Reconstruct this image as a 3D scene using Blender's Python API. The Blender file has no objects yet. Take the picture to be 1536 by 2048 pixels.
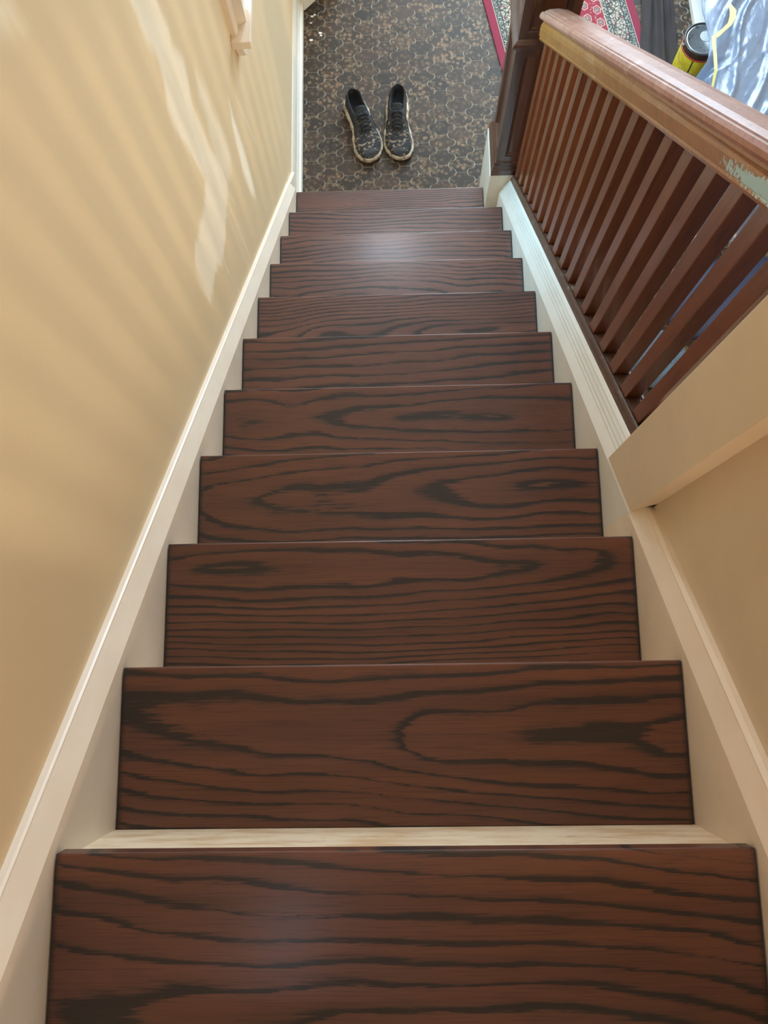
import bpy, bmesh, math, random
from mathutils import Vector, Matrix, noise as mnoise
random.seed(7)
sc = bpy.context.scene
C = sc.collection
W = .82; R = .214594; H = .205902; NT = 11
F = -NT * H                       # level of the tiled lower floor
SL = H / R                        # slope of the flight

# ---------------------------------------------------------------- camera, world, lights
cam = bpy.data.cameras.new('camera'); co = bpy.data.objects.new('camera', cam); C.objects.link(co)
co.location = (.4176, .2125, 1.0084); co.rotation_euler = (.1856, .0257, -.0133)
cam.sensor_fit = 'VERTICAL'; cam.sensor_height = 24; cam.lens = 24 * 1631.1 / 2048; cam.clip_start = .01
sc.camera = co
w = bpy.data.worlds.new('world'); sc.world = w; w.use_nodes = True
w.node_tree.nodes['Background'].inputs[0].default_value = (.50, .78, 1, 1)
w.node_tree.nodes['Background'].inputs[1].default_value = 2.0
sc.view_settings.view_transform = 'Standard'; sc.view_settings.look = 'None'
sc.view_settings.gamma = 1; sc.view_settings.use_curve_mapping = False
sc.view_settings.exposure = 0.74
sc.cycles.use_denoising = True
sc.cycles.max_bounces = 8; sc.cycles.diffuse_bounces = 5; sc.cycles.sample_clamp_indirect = 6

def area(name, loc, target, sx, sy, power, col):
    l = bpy.data.lights.new(name, 'AREA'); l.shape = 'RECTANGLE'; l.size = sx; l.size_y = sy
    l.energy = power; l.color = col
    o = bpy.data.objects.new(name, l); C.objects.link(o); o.location = loc
    o.rotation_euler = (Vector(target) - Vector(loc)).to_track_quat('-Z', 'Y').to_euler()
    return o
# daylight outside the stair window in the left wall
area('daylight_stair_window', (-.80, 2.50, -.10), (.9, 2.15, -1.4), .95, 1.1, 120, (.34, .74, 1))
# daylight at the glazed front door of the hall
area('daylight_front_door', (1.3, 5.1, -.55), (.9, 2.0, -1.9), 1.5, 2.5, 92, (.72, .88, 1))
# daylight at the narrow hall window on the right, low, shining up through the balusters
area('daylight_hall_window', (2.80, 1.15, -1.15), (0, 1.20, -.40), .20, .9, 24, (1, .83, .56))
# warm unseen light added at the back of the landing, favouring walls over treads
area('added_warm_light', (.80, -1.50, 1.50), (.25, .5, .2), .09, .22, 11.5, (1, .77, .53))
# cool unseen lamp added under the hall ceiling to brighten the far treads
area('added_hall_light', (.25, 3.75, 2.34), (.30, 2.2, -1.0), .45, .45, 38, (.80, .88, 1))
# small cool unseen light added high on the landing for the top tread's gleam
area('landing_gleam_light', (.03, -.62, 1.80), (.27, -.08, 0), .07, .20, .48, (.50, .74, 1))

# ---------------------------------------------------------------- helpers
def obj(name, verts, faces, mat, parent=None, smooth=False, bevel=0, mats=None, fm=None, loc=None, segs=2):
    me = bpy.data.meshes.new(name); me.from_pydata([tuple(v) for v in verts], [], faces)
    for m in (mats or [mat]): me.materials.append(m)
    if fm:
        for p, i in zip(me.polygons, fm): p.material_index = i
    bm = bmesh.new(); bm.from_mesh(me); bmesh.ops.recalc_face_normals(bm, faces=bm.faces); bm.to_mesh(me); bm.free()
    if smooth:
        for p in me.polygons: p.use_smooth = True
    me.update()
    o = bpy.data.objects.new(name, me); C.objects.link(o)
    if loc: o.location = loc
    if parent: o.parent = parent
    if bevel:
        b = o.modifiers.new('bevel', 'BEVEL'); b.width = bevel; b.segments = segs; b.limit_method = 'ANGLE'
    return o
def box(a, b):
    (x0, y0, z0), (x1, y1, z1) = a, b
    v = [(x0,y0,z0),(x1,y0,z0),(x1,y1,z0),(x0,y1,z0),(x0,y0,z1),(x1,y0,z1),(x1,y1,z1),(x0,y1,z1)]
    f = [(0,3,2,1),(4,5,6,7),(0,1,5,4),(1,2,6,5),(2,3,7,6),(3,0,4,7)]
    return v, f
def join(*parts):
    V, Fc = [], []
    for v, f in parts:
        n = len(V); V += list(v); Fc += [tuple(i + n for i in q) for q in f]
    return V, Fc
def prism(pts, axis, a, b):
    """polygon pts extruded along an axis from a to b"""
    n = len(pts)
    def mk(p, t):
        if axis == 0: return (t, p[0], p[1])
        if axis == 1: return (p[0], t, p[1])
        return (p[0], p[1], t)
    V = [mk(p, a) for p in pts] + [mk(p, b) for p in pts]
    f = [tuple(range(n)), tuple(range(2*n-1, n-1, -1))] + [(i, (i+1) % n, n+(i+1) % n, n+i) for i in range(n)]
    return V, f
def loft(rings, cap=True, closed=True):
    n = len(rings[0]); V = [p for r_ in rings for p in r_]; f = []
    m = n if closed else n - 1
    for k in range(len(rings) - 1):
        for i in range(m):
            a = k*n + i; b = k*n + (i+1) % n
            f.append((a, b, b+n, a+n))
    if cap: f += [tuple(range(n-1, -1, -1)), tuple(range((len(rings)-1)*n, len(rings)*n))]
    return V, f
def nz(y, n=0): return -SL * y + n         # nosing line plus offset
def slope_loft(prof, ya, yb, prof2=None):
    return loft([[(x, ya, nz(ya, n)) for x, n in prof], [(x, yb, nz(yb, n)) for x, n in (prof2 or prof)]])
def lathe(prof, n=48, center=(0, 0, 0)):
    cx, cy, cz = center; rings = []
    for r_, z in prof: rings.append([(cx + r_*math.cos(2*math.pi*i/n), cy + r_*math.sin(2*math.pi*i/n), cz + z) for i in range(n)])
    return loft(rings)
def tube(path, rad, n=8):
    rings = []; P = [Vector(p) for p in path]; up = Vector((0, 0, 1))
    for i, p in enumerate(P):
        t = (P[min(i+1, len(P)-1)] - P[max(i-1, 0)]).normalized()
        s = t.cross(up); s = s.normalized() if s.length > 1e-4 else Vector((1, 0, 0)); u = s.cross(t)
        rr = rad[i] if isinstance(rad, (list, tuple)) else rad
        rings.append([tuple(p + rr*(math.cos(2*math.pi*k/n)*s + math.sin(2*math.pi*k/n)*u)) for k in range(n)])
    return loft(rings)
def empty(name, loc=(0, 0, 0)):
    o = bpy.data.objects.new(name, None); C.objects.link(o); o.location = loc; o.empty_display_size = .05; return o
def tag(o, label, cat, group=None, kind=None):
    o['label'] = label; o['category'] = cat
    if group: o['group'] = group
    if kind: o['kind'] = kind
    return o
def struct(o, label=None, cat=None):
    o['kind'] = 'structure'
    if label: o['label'] = label
    if cat: o['category'] = cat
    return o

# ---------------------------------------------------------------- materials
class NT_:
    def __init__(s, name):
        s.m = bpy.data.materials.new(name); s.m.use_nodes = True; s.t = s.m.node_tree; s.b = s.t.nodes['Principled BSDF']
    def n(s, typ, **kw):
        x = s.t.nodes.new(typ)
        for k, v in kw.items():
            if k.startswith('i_'):
                key = k[2:]; key = int(key) if key.isdigit() else key.replace('_', ' ')
                x.inputs[key].default_value = v
            else: setattr(x, k, v)
        return x
    def l(s, a, b): s.t.links.new(a, b)
    def math(s, op, a, b=None, c=None, clamp=False):
        x = s.t.nodes.new('ShaderNodeMath'); x.operation = op; x.use_clamp = clamp
        for i, v in enumerate((a, b, c)):
            if v is None: continue
            if isinstance(v, (int, float)): x.inputs[i].default_value = v
            else: s.l(v, x.inputs[i])
        return x.outputs[0]
    def noise(s, vec, scale, detail=2, rough=.5, dist=0):
        x = s.n('ShaderNodeTexNoise'); s.l(vec, x.inputs['Vector']); x.inputs['Scale'].default_value = scale
        x.inputs['Detail'].default_value = detail; x.inputs['Roughness'].default_value = rough; x.inputs['Distortion'].default_value = dist
        return x.outputs[0]
    def mapping(s, vec, scale=(1, 1, 1), loc=(0, 0, 0), rot=(0, 0, 0)):
        x = s.n('ShaderNodeMapping'); s.l(vec, x.inputs[0]); x.inputs['Scale'].default_value = scale
        x.inputs['Location'].default_value = loc; x.inputs['Rotation'].default_value = rot; return x.outputs[0]
    def ramp(s, fac, stops, interp='LINEAR'):
        x = s.n('ShaderNodeValToRGB'); s.l(fac, x.inputs[0]); e = x.color_ramp.elements; x.color_ramp.interpolation = interp
        while len(e) < len(stops): e.new(.5)
        for el, (p, c) in zip(e, stops): el.position = p; el.color = (*c, 1) if len(c) == 3 else c
        return x.outputs[0]
    def mix(s, fac, a, b, mode='MIX'):
        x = s.n('ShaderNodeMix', data_type='RGBA', blend_type=mode)
        for k, v in ((0, fac), (6, a), (7, b)):
            if isinstance(v, (int, float)): x.inputs[k].default_value = v
            elif isinstance(v, tuple): x.inputs[k].default_value = (*v, 1)
            else: s.l(v, x.inputs[k])
        return x.outputs[2]
    def bump(s, hgt, strength=.2, dist=.002):
        x = s.n('ShaderNodeBump'); s.l(hgt, x.inputs['Height']); x.inputs['Strength'].default_value = strength
        x.inputs['Distance'].default_value = dist; s.l(x.outputs[0], s.b.inputs['Normal'])
    def set(s, **kw):
        for k, v in kw.items():
            k = k.replace('_', ' ')
            if isinstance(v, (int, float)): s.b.inputs[k].default_value = v
            elif isinstance(v, tuple): s.b.inputs[k].default_value = (*v, 1) if len(v) == 3 else v
            else: s.l(v, s.b.inputs[k])
    def oc(s): return s.n('ShaderNodeTexCoord').outputs['Object']

def srgb(r, g, b):
    f = lambda c: (c/255/12.92) if c/255 <= .04045 else ((c/255+.055)/1.055)**2.4
    return (f(r), f(g), f(b))

def plain(name, col, rough=.5, metal=0, spots=None, bump=None, coat=0):
    s = NT_(name); v = s.oc(); n = s.noise(v, 3, 4, .6)
    dark = tuple(c*.88 for c in col)
    c = s.mix(s.ramp(n, [(.35, (0, 0, 0)), (.65, (1, 1, 1))]), dark, col)
    if spots:
        sc_, th, scol = spots; k = s.noise(v, sc_, 5, .7)
        c = s.mix(s.ramp(k, [(th, (0, 0, 0)), (th+.05, (1, 1, 1))]), c, scol)
    s.set(Base_Color=c, Roughness=rough, Metallic=metal, Coat_Weight=coat, Coat_Roughness=.15)
    if bump: s.bump(s.noise(v, bump[0], 3, .6), bump[1], bump[2])
    return s.m

def paint_trim(name, col):
    s = NT_(name); v = s.oc()
    st = s.noise(s.mapping(v, (6, 1.5, 1.5)), 4, 4, .65)
    scuff = s.noise(v, 24, 5, .75)
    c = s.mix(s.ramp(st, [(.40, (0, 0, 0)), (.72, (1, 1, 1))]), col, tuple(a*b for a, b in zip(col, (.93, .90, .87))))
    c = s.mix(s.ramp(scuff, [(.70, (0, 0, 0)), (.76, (.55, .55, .55))]), c, (.36, .24, .17))
    s.set(Base_Color=c, Roughness=.38)
    s.bump(s.noise(v, 35, 3, .6), .12, .0015)
    return s.m
M_trim = paint_trim('cream_gloss_trim_paint', (.82, .71, .59))
M_plinth = paint_trim('white_plinth_paint', (.74, .71, .64))
M_cap = paint_trim('white_cap_paint', (.76, .74, .69))

def riser_mat():
    s = NT_('stained_cream_riser_paint'); v = s.oc()
    n = s.noise(s.mapping(v, (3, 1, 14)), 3, 4, .65)
    c = s.mix(s.ramp(n, [(.44, (0, 0, 0)), (.62, (1, 1, 1))]), (.78, .62, .44), (.64, .43, .25))
    n2 = s.noise(s.mapping(v, (7, 1, 22), (3, 0, 0)), 4, 4, .7)
    c = s.mix(s.ramp(n2, [(.60, (0, 0, 0)), (.68, (.55, .55, .55))]), c, (.33, .22, .13))
    s.set(Base_Color=c, Roughness=.45); return s.m
M_riser = riser_mat()

def wall_mat():
    s = NT_('yellow_cream_wall_paint'); v = s.oc()
    at = s.n('ShaderNodeAttribute', attribute_name='patch').outputs['Fac']
    n = s.noise(v, 1.6, 3, .5)
    base = s.mix(s.ramp(n, [(.35, (0, 0, 0)), (.65, (1, 1, 1))]), (.68, .52, .32), (.72, .555, .35))
    st = s.noise(s.mapping(v, (1, 5, 1.2)), 12, 4, .65)
    k = s.math('MULTIPLY', at, s.math('ADD', .62, s.math('MULTIPLY', st, .6)), clamp=True)
    c = s.mix(k, base, (.83, .74, .60))
    s.set(Base_Color=c, Roughness=s.math('ADD', .50, s.math('MULTIPLY', at, .25)))
    s.bump(s.math('ADD', s.noise(v, 90, 3, .6), s.math('MULTIPLY', at, .8)), .10, .002)
    return s.m
M_wall = wall_mat()
M_wallr = plain('pale_cream_wall_paint', (.70, .57, .42), .55, bump=(80, .1, .002))
M_ceil = plain('white_ceiling_paint', (.84, .83, .80), .7)

def oak(name, light, mid, dark, coat=.35, rough=.34):
    """stained open-grain oak with cathedral figure; every object gets its own figure"""
    s = NT_(name); v = s.oc()
    oi = s.n('ShaderNodeObjectInfo')
    wn = s.n('ShaderNodeTexWhiteNoise', noise_dimensions='1D'); s.l(oi.outputs['Random'], wn.inputs['W'])
    rnd = s.n('ShaderNodeSeparateColor'); s.l(wn.outputs['Color'], rnd.inputs[0])
    fg = s.n('ShaderNodeAttribute', attribute_type='OBJECT', attribute_name='figure').outputs['Vector']; fs = s.n('ShaderNodeSeparateXYZ'); s.l(fg, fs.inputs[0])
    gr = s.n('ShaderNodeAttribute', attribute_type='OBJECT', attribute_name='grain').outputs['Fac']
    off = s.n('ShaderNodeVectorMath', operation='SCALE'); s.l(wn.outputs['Color'], off.inputs[0]); off.inputs['Scale'].default_value = 40
    va = s.n('ShaderNodeVectorMath', operation='ADD'); s.l(v, va.inputs[0]); s.l(off.outputs[0], va.inputs[1]); vo = va.outputs[0]
    sep = s.n('ShaderNodeSeparateXYZ'); s.l(v, sep.inputs[0])
    x, y = sep.outputs[0], sep.outputs[1]
    wob = s.noise(s.mapping(vo, (1.7, 5, 1)), 1, 2, .45)
    wob2 = s.noise(s.mapping(vo, (6, 34, 1)), 1, 3, .6)
    y0 = s.math('ADD', fs.outputs[1], s.math('MULTIPLY', s.math('SUBTRACT', x, fs.outputs[0]), fs.outputs[2]))
    x0 = fs.outputs[0]
    u = s.math('ADD', s.math('MULTIPLY', s.math('SUBTRACT', y, y0), 27), s.math('MULTIPLY', s.math('SUBTRACT', wob, .5), 2.3))
    q = s.math('ADD', s.math('MULTIPLY', s.math('SUBTRACT', x, x0), 2.6), s.math('MULTIPLY', s.math('SUBTRACT', s.noise(s.mapping(vo, (2.6, 2.5, 1), (9, 4, 0)), 1, 2, .5), .5), 2.6))
    rr = s.math('SQRT', s.math('ADD', s.math('MULTIPLY', u, u), s.math('MULTIPLY', q, q)))
    rr = s.math('POWER', rr, 1.25)
    jag = s.noise(s.mapping(vo, (14, 260, 1)), 1, 3, .7)
    fld = s.math('ADD', s.math('MULTIPLY', rr, s.math('MULTIPLY', gr, 1.9)), s.math('ADD', s.math('MULTIPLY', s.math('SUBTRACT', wob2, .5), .55), s.math('MULTIPLY', s.math('SUBTRACT', jag, .5), .50)))
    fr = s.math('FRACT', fld)
    th = s.noise(s.mapping(vo, (3, 16, 1), (7, 3, 0)), 1, 2, .5)
    fr2 = s.math('POWER', fr, s.math('MULTIPLY_ADD', th, 2.4, -.35))
    line = s.ramp(fr2, [(0, (.25, .25, .25)), (.05, (.97, .97, .97)), (.22, (1, 1, 1)), (.36, (.22, .22, .22)), (.55, (.04, .04, .04)), (.93, (0, 0, 0)), (1, (.25, .25, .25))])
    pores = s.noise(s.mapping(vo, (12, 420, 1), (1, 2, 0)), 1, 3, .7)
    tone = s.noise(s.mapping(vo, (2, 26, 1)), 1, 3, .6)
    base = s.mix(s.ramp(tone, [(.3, (0, 0, 0)), (.7, (1, 1, 1))]), mid, light)
    base = s.mix(s.ramp(pores, [(.50, (0, 0, 0)), (.66, (.55, .55, .55))]), base, tuple(a*.45 for a in mid))
    c = s.mix(s.math('MULTIPLY', line, .93), base, dark)
    # darker line along the cut ends of the board
    e1 = s.math('SUBTRACT', .5, s.math('ABSOLUTE', s.math('SUBTRACT', s.math('DIVIDE', x, W), .5)))
    c = s.mix(s.ramp(s.math('ADD', e1, s.math('MULTIPLY', s.math('SUBTRACT', jag, .5), .012)), [(.002, (.9, .9, .9)), (.012, (0, 0, 0))]), c, dark)
    s.set(Base_Color=c, Roughness=s.math('ADD', rough, s.math('MULTIPLY', line, .12)), Coat_Weight=coat, Coat_Roughness=.22)
    s.bump(s.math('SUBTRACT', s.math('MULTIPLY', pores, .5), line), .18, .0012)
    return s.m
M_oak = oak('stained_oak_treads', (.138, .044, .021), (.084, .026, .0135), (.0048, .0030, .0030), coat=.32, rough=.42)

def wood(name, light, mid, dark, axis=(1, 1, .08), scale=30, rough=.28, coat=.6, worn=None):
    s = NT_(name); v = s.oc()
    g = s.noise(s.mapping(v, axis), scale, 4, .65)
    g2 = s.noise(s.mapping(v, axis), scale*5, 3, .7)
    c = s.mix(s.ramp(g, [(.3, (0, 0, 0)), (.7, (1, 1, 1))]), mid, light)
    c = s.mix(s.ramp(g2, [(.52, (0, 0, 0)), (.70, (.6, .6, .6))]), c, dark)
    if worn:
        wc, th, ws = worn; k = s.noise(s.mapping(v, (1.6, .9, 1)), ws, 5, .68, .6)
        c = s.mix(s.ramp(k, [(th, (0, 0, 0)), (th+.12, (.9, .9, .9))]), c, wc)
    s.set(Base_Color=c, Roughness=rough, Coat_Weight=coat, Coat_Roughness=.12)
    return s.m
M_mahog = wood('red_brown_varnished_wood', (.190, .060, .024), (.125, .037, .015), (.036, .011, .008), coat=.25)
M_newel = wood('dark_red_brown_newel_wood', (.085, .031, .018), (.055, .020, .013), (.028, .011, .009), worn=((.24, .13, .07), .68, 9), coat=.35)
def add_window_glint(m, center, size, col):  # speckled window reflection painted into the wood colour
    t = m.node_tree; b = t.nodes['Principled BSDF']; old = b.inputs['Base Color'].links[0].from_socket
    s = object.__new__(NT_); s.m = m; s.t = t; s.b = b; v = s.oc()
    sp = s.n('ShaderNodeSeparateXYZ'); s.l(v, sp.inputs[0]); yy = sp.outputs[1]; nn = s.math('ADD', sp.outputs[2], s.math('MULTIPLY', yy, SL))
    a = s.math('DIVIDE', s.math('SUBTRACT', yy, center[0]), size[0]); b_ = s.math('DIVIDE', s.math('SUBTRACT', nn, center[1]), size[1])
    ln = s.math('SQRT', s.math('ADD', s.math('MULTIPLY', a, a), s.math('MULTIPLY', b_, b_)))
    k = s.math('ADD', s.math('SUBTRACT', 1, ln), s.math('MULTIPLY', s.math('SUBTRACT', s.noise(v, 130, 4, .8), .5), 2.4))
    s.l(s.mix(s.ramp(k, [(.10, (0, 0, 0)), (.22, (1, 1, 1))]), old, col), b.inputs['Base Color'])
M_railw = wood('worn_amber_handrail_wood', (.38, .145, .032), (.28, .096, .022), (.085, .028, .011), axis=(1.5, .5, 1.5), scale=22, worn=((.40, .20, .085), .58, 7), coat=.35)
M_railtop = wood('rubbed_handrail_top_with_pink_sheen', (.38, .165, .105), (.27, .100, .058), (.10, .034, .021), axis=(1.5, .5, 1.5), scale=18, rough=.5, coat=.15, worn=((.52, .30, .22), .56, 9))  # pink sheen of the top put into its colour; worn patches are real
M_shoe = wood('dusty_brown_shoe_rail', (.120, .060, .038), (.080, .040, .026), (.04, .02, .015), worn=((.28, .22, .17), .58, 25), rough=.45, coat=.2)

# ---------------------------------------------------------------- floor with interlocking lantern tiles
def tile_mat():
    s = NT_('mottled_brown_lantern_tile'); v = s.oc()
    at = s.n('ShaderNodeAttribute', attribute_name='tone').outputs['Color']
    sp = s.n('ShaderNodeSeparateColor'); s.l(at, sp.inputs[0])
    vw = s.n('ShaderNodeVectorMath', operation='ADD'); s.l(v, vw.inputs[0])
    nn = s.n('ShaderNodeTexNoise'); s.l(v, nn.inputs['Vector']); nn.inputs['Scale'].default_value = 60
    sc2 = s.n('ShaderNodeVectorMath', operation='SCALE'); s.l(nn.outputs['Color'], sc2.inputs[0]); sc2.inputs['Scale'].default_value = .014; s.l(sc2.outputs[0], vw.inputs[1])
    vo = s.n('ShaderNodeTexVoronoi', feature='F1'); s.l(vw.outputs[0], vo.inputs['Vector']); vo.inputs['Scale'].default_value = 54
    blob = s.ramp(vo.outputs['Distance'], [(.22, (1, 1, 1)), (.58, (0, 0, 0))])
    cs = s.n('ShaderNodeSeparateColor'); s.l(vo.outputs['Color'], cs.inputs[0])
    amt = s.math('MULTIPLY', blob, s.math('MULTIPLY', s.math('ADD', .25, cs.outputs[0]), s.math('ADD', .38, sp.outputs[0])), clamp=True)
    base = s.mix(sp.outputs[1], (.030, .024, .018), (.056, .036, .024))
    c = s.mix(amt, base, s.mix(cs.outputs[1], (.200, .115, .065), (.170, .125, .075)))
    s.set(Base_Color=c, Roughness=.5, Specular_IOR_Level=.2)
    s.bump(vo.outputs['Distance'], .15, .001)
    return s.m
M_tile = tile_mat()
M_grout = plain('grey_beige_grout', (.27, .235, .19), .8)
def make_floor():
    px, py, fl = .0830, .0745, .047      # column pitch, row pitch, length of the flat edge
    ox, oy = .042, 3.021                 # a tile whose near flat edge is centred here
    V, Fc, fm, cols = [], [], [], []
    def scurve(a, b, nseg=9):
        a = Vector(a); b = Vector(b); d = b - a; nrm = Vector((-d.y, d.x)).normalized(); L = d.length; out = []
        for i in range(nseg):
            t = i / nseg; out.append(a + d*t - nrm*math.sin(2*math.pi*t)*L*.105)
        return out
    X0, X1, Y0, Y1 = -.03, 3.0, -.25, 5.0
    for ci in range(int((X0-ox)/px)-1, int((X1-ox)/px)+2):
        for ri in range(int((Y0-oy)/py)-1, int((Y1-oy)/py)+2):
            cx = ox + ci*px; cy = oy + (ri + .5 + (.5 if ci % 2 else 0))*py
            if not (X0-.035 < cx < X1 and Y0 < cy < Y1) or (cx < .86 and cy < 1.95): continue
            hw = fl/2; hh = py/2; tip = px - hw
            A = (-hw, hh); B = (hw, hh); Cc = (tip, 0); D = (hw, -hh); E_ = (-hw, -hh); G = (-tip, 0)
            # quarter curves: each is the point reflection of its neighbour's, so the tiles interlock
            pts = []
            pts += [Vector(B)] + scurve(B, Cc)[1:] + [Vector(Cc)] + [Vector((p.x, -p.y)) for p in reversed(scurve(B, Cc)[1:])] + [Vector(D)]
            pts += [Vector(E_)] + [Vector((-p.x, -p.y)) for p in scurve(B, Cc)[1:]] + [Vector(G)] + [Vector((-p.x, p.y)) for p in reversed(scurve(B, Cc)[1:])] + [Vector(A)]
            k = .952; base = len(V)
            cl = (random.random()**1.5, random.random(), 0, 1)
            for p in pts: V.append((max(cx + p.x*k*.995, -.0295), cy + p.y*k, F))
            Fc.append(tuple(range(base, base+len(pts)))); fm.append(0); cols.append(cl)
    base = len(V); V += [(X0, -1.7, F-.0012), (X1, -1.7, F-.0012), (X1, Y1+.1, F-.0012), (X0, Y1+.1, F-.0012)]
    Fc.append((base, base+1, base+2, base+3)); fm.append(1); cols.append((0, 0, 0, 1))
    v2, f2 = box((X0, -1.7, F-.06), (X1, Y1+.1, F-.02)); b2 = len(V); V += v2; Fc += [tuple(i+b2 for i in q) for q in f2]; fm += [1]*6; cols += [(0, 0, 0, 1)]*6
    me = bpy.data.meshes.new('floor'); me.from_pydata(V, [], Fc); me.materials.append(M_tile); me.materials.append(M_grout)
    at = me.color_attributes.new('tone', 'FLOAT_COLOR', 'CORNER')
    for p, m_, cl in zip(me.polygons, fm, cols):
        p.material_index = m_
        for li in p.loop_indices: at.data[li].color = cl
    o = bpy.data.objects.new('floor', me); C.objects.link(o); struct(o)
make_floor()

# ---------------------------------------------------------------- left wall (fine mesh so that the filler patches have their own outline)
PATCHES = [
 ([(1.325,-.10),(1.325,-.177),(1.331,-.217),(1.322,-.261),(1.343,-.329),(1.33,-.381),(1.294,-.412),(1.283,-.469),(1.309,-.557),(1.326,-.638),(1.334,-.71),(1.291,-.715),(1.248,-.701),(1.183,-.673),(1.129,-.644),(1.085,-.649),(1.07,-.703),(1.058,-.78),(1.081,-.807),(1.173,-.838),(1.241,-.918),(1.336,-.931),(1.434,-.945),(1.476,-.941),(1.479,-.859),(1.443,-.737),(1.441,-.661),(1.432,-.583),(1.454,-.556),(1.47,-.522),(1.477,-.49),(1.446,-.421),(1.469,-.39),(1.458,-.339),(1.453,-.24),(1.44,-.10)], .010, .85),
 ([(1.53,-.60),(1.56,-.704),(1.551,-.755),(1.577,-.849),(1.569,-.968),(1.533,-.984),(1.482,-.94),(1.455,-.84),(1.469,-.744),(1.498,-.711),(1.484,-.638)], .022, .62),
 ([(1.707,-.93),(1.705,-1.06),(1.71,-1.175),(1.695,-1.271),(1.678,-1.35),(1.647,-1.259),(1.634,-1.137),(1.65,-1.051),(1.674,-.983)], .012, 1.15),
 ([(.925,.36),(.985,.219),(.985,.19),(.976,.174),(.98,.155),(.966,.158),(.947,.185),(.93,.196),(.905,.225),(.80,.36)], .014, .6)]
LINES = [((1.423,-.946),(1.431,-1.278)), ((1.386,-.95),(1.385,-1.251)), ((1.236,-.919),(1.246,-1.118)), ((1.455,-.95),(1.475,-1.05)), ((1.79,-1.02),(1.86,-1.33))]
def seg_d(p, a, b):
    ax, ay = a; bx, by = b; px_, py_ = p; dx, dy = bx-ax, by-ay
    t = max(0, min(1, ((px_-ax)*dx+(py_-ay)*dy)/(dx*dx+dy*dy))); return math.hypot(px_-ax-t*dx, py_-ay-t*dy)
def inside(p, P):
    c = False; j = len(P)-1
    for i in range(len(P)):
        if (P[i][1] > p[1]) != (P[j][1] > p[1]) and p[0] < (P[j][0]-P[i][0])*(p[1]-P[i][1])/(P[j][1]-P[i][1])+P[i][0]: c = not c
        j = i
    return c
WIN = (2.00, 2.85, -.90, .30)          # y0 y1 z0 z1 of the stair window opening
def make_left_wall():
    ys = [-1.7, .6] + [.75 + i*.008 for i in range(0, 157)] + [2.3, 2.85, 3.6, 5.1]
    ys = sorted(set([round(y, 4) for y in ys]))
    zs = [F-.06, -2.0, -1.45] + [-1.40 + i*.008 for i in range(0, 226)] + [1.0, 2.4]
    zs = sorted(set([round(z, 4) for z in zs]))
    def snap(arr, v):
        k = min(range(len(arr)), key=lambda i: abs(arr[i]-v)); arr[k] = v
    snap(ys, WIN[0]); snap(ys, WIN[1]); snap(zs, WIN[2]); snap(zs, WIN[3])
    V, att = [], []
    boxes = [(min(p[0] for p in P)-.06, max(p[0] for p in P)+.06, min(p[1] for p in P)-.06, max(p[1] for p in P)+.06) for P, _, _ in PATCHES]
    for y in ys:
        for z in zs:
            V.append((-.03, y, z)); a = 0
            for (P, soft, amp), b in zip(PATCHES, boxes):
                if b[0] < y < b[1] and b[2] < z < b[3]:
                    n = mnoise.noise(Vector((y*55, z*7, 1)))*.013 + mnoise.noise(Vector((y*160, z*18, 4)))*.006
                    d = min(seg_d((y, z), P[i], P[(i+1) % len(P)]) for i in range(len(P)))
                    d = d if inside((y, z), P) else -d
                    t = max(0, min(1, (d + n)/soft*.5 + .5)); a = max(a, t*amp*(.86+.25*mnoise.noise(Vector((y*30, z*8, 9)))))
            for A, B in LINES:
                if min(A[1], B[1])-.02 < z < max(A[1], B[1])+.02:
                    d = seg_d((y, z), A, B); a = max(a, max(0, 1-d/.007)*.5)
            att.append(a)
    n = len(zs); Fc = []
    for i in range(len(ys)-1):
        for j in range(n-1):
            cy, cz = (ys[i]+ys[i+1])/2, (zs[j]+zs[j+1])/2
            if WIN[0] < cy < WIN[1] and WIN[2] < cz < WIN[3]: continue
            a = i*n+j; Fc.append((a, a+n, a+n+1, a+1))
    front = len(V)
    # thickness: outer skin and the reveal of the window
    y0, y1, z0, z1 = WIN; X = -.15
    def q(*pts):
        b = len(V); V.extend(pts); att.extend([0]*4); Fc.append((b, b+1, b+2, b+3))
    for (a, b, c, d) in ((-1.7, y0, F-.06, 2.4), (y1, 5.1, F-.06, 2.4), (y0, y1, F-.06, z0), (y0, y1, z1, 2.4)):
        q((X, a, c), (X, a, d), (X, b, d), (X, b, c))
    q((-.03, y0, z0), (-.03, y0, z1), (X, y0, z1), (X, y0, z0)); q((-.03, y1, z0), (X, y1, z0), (X, y1, z1), (-.03, y1, z1))
    q((-.03, y0, z0), (X, y0, z0), (X, y1, z0), (-.03, y1, z0)); q((-.03, y0, z1), (-.03, y1, z1), (X, y1, z1), (X, y0, z1))
    me = bpy.data.meshes.new('wall_left'); me.from_pydata(V, [], Fc); me.materials.append(M_wall)
    at = me.attributes.new('patch', 'FLOAT', 'POINT')
    for i, a in enumerate(att): at.data[i].value = a
    o = bpy.data.objects.new('wall_left', me); C.objects.link(o); struct(o)
make_left_wall()

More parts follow.
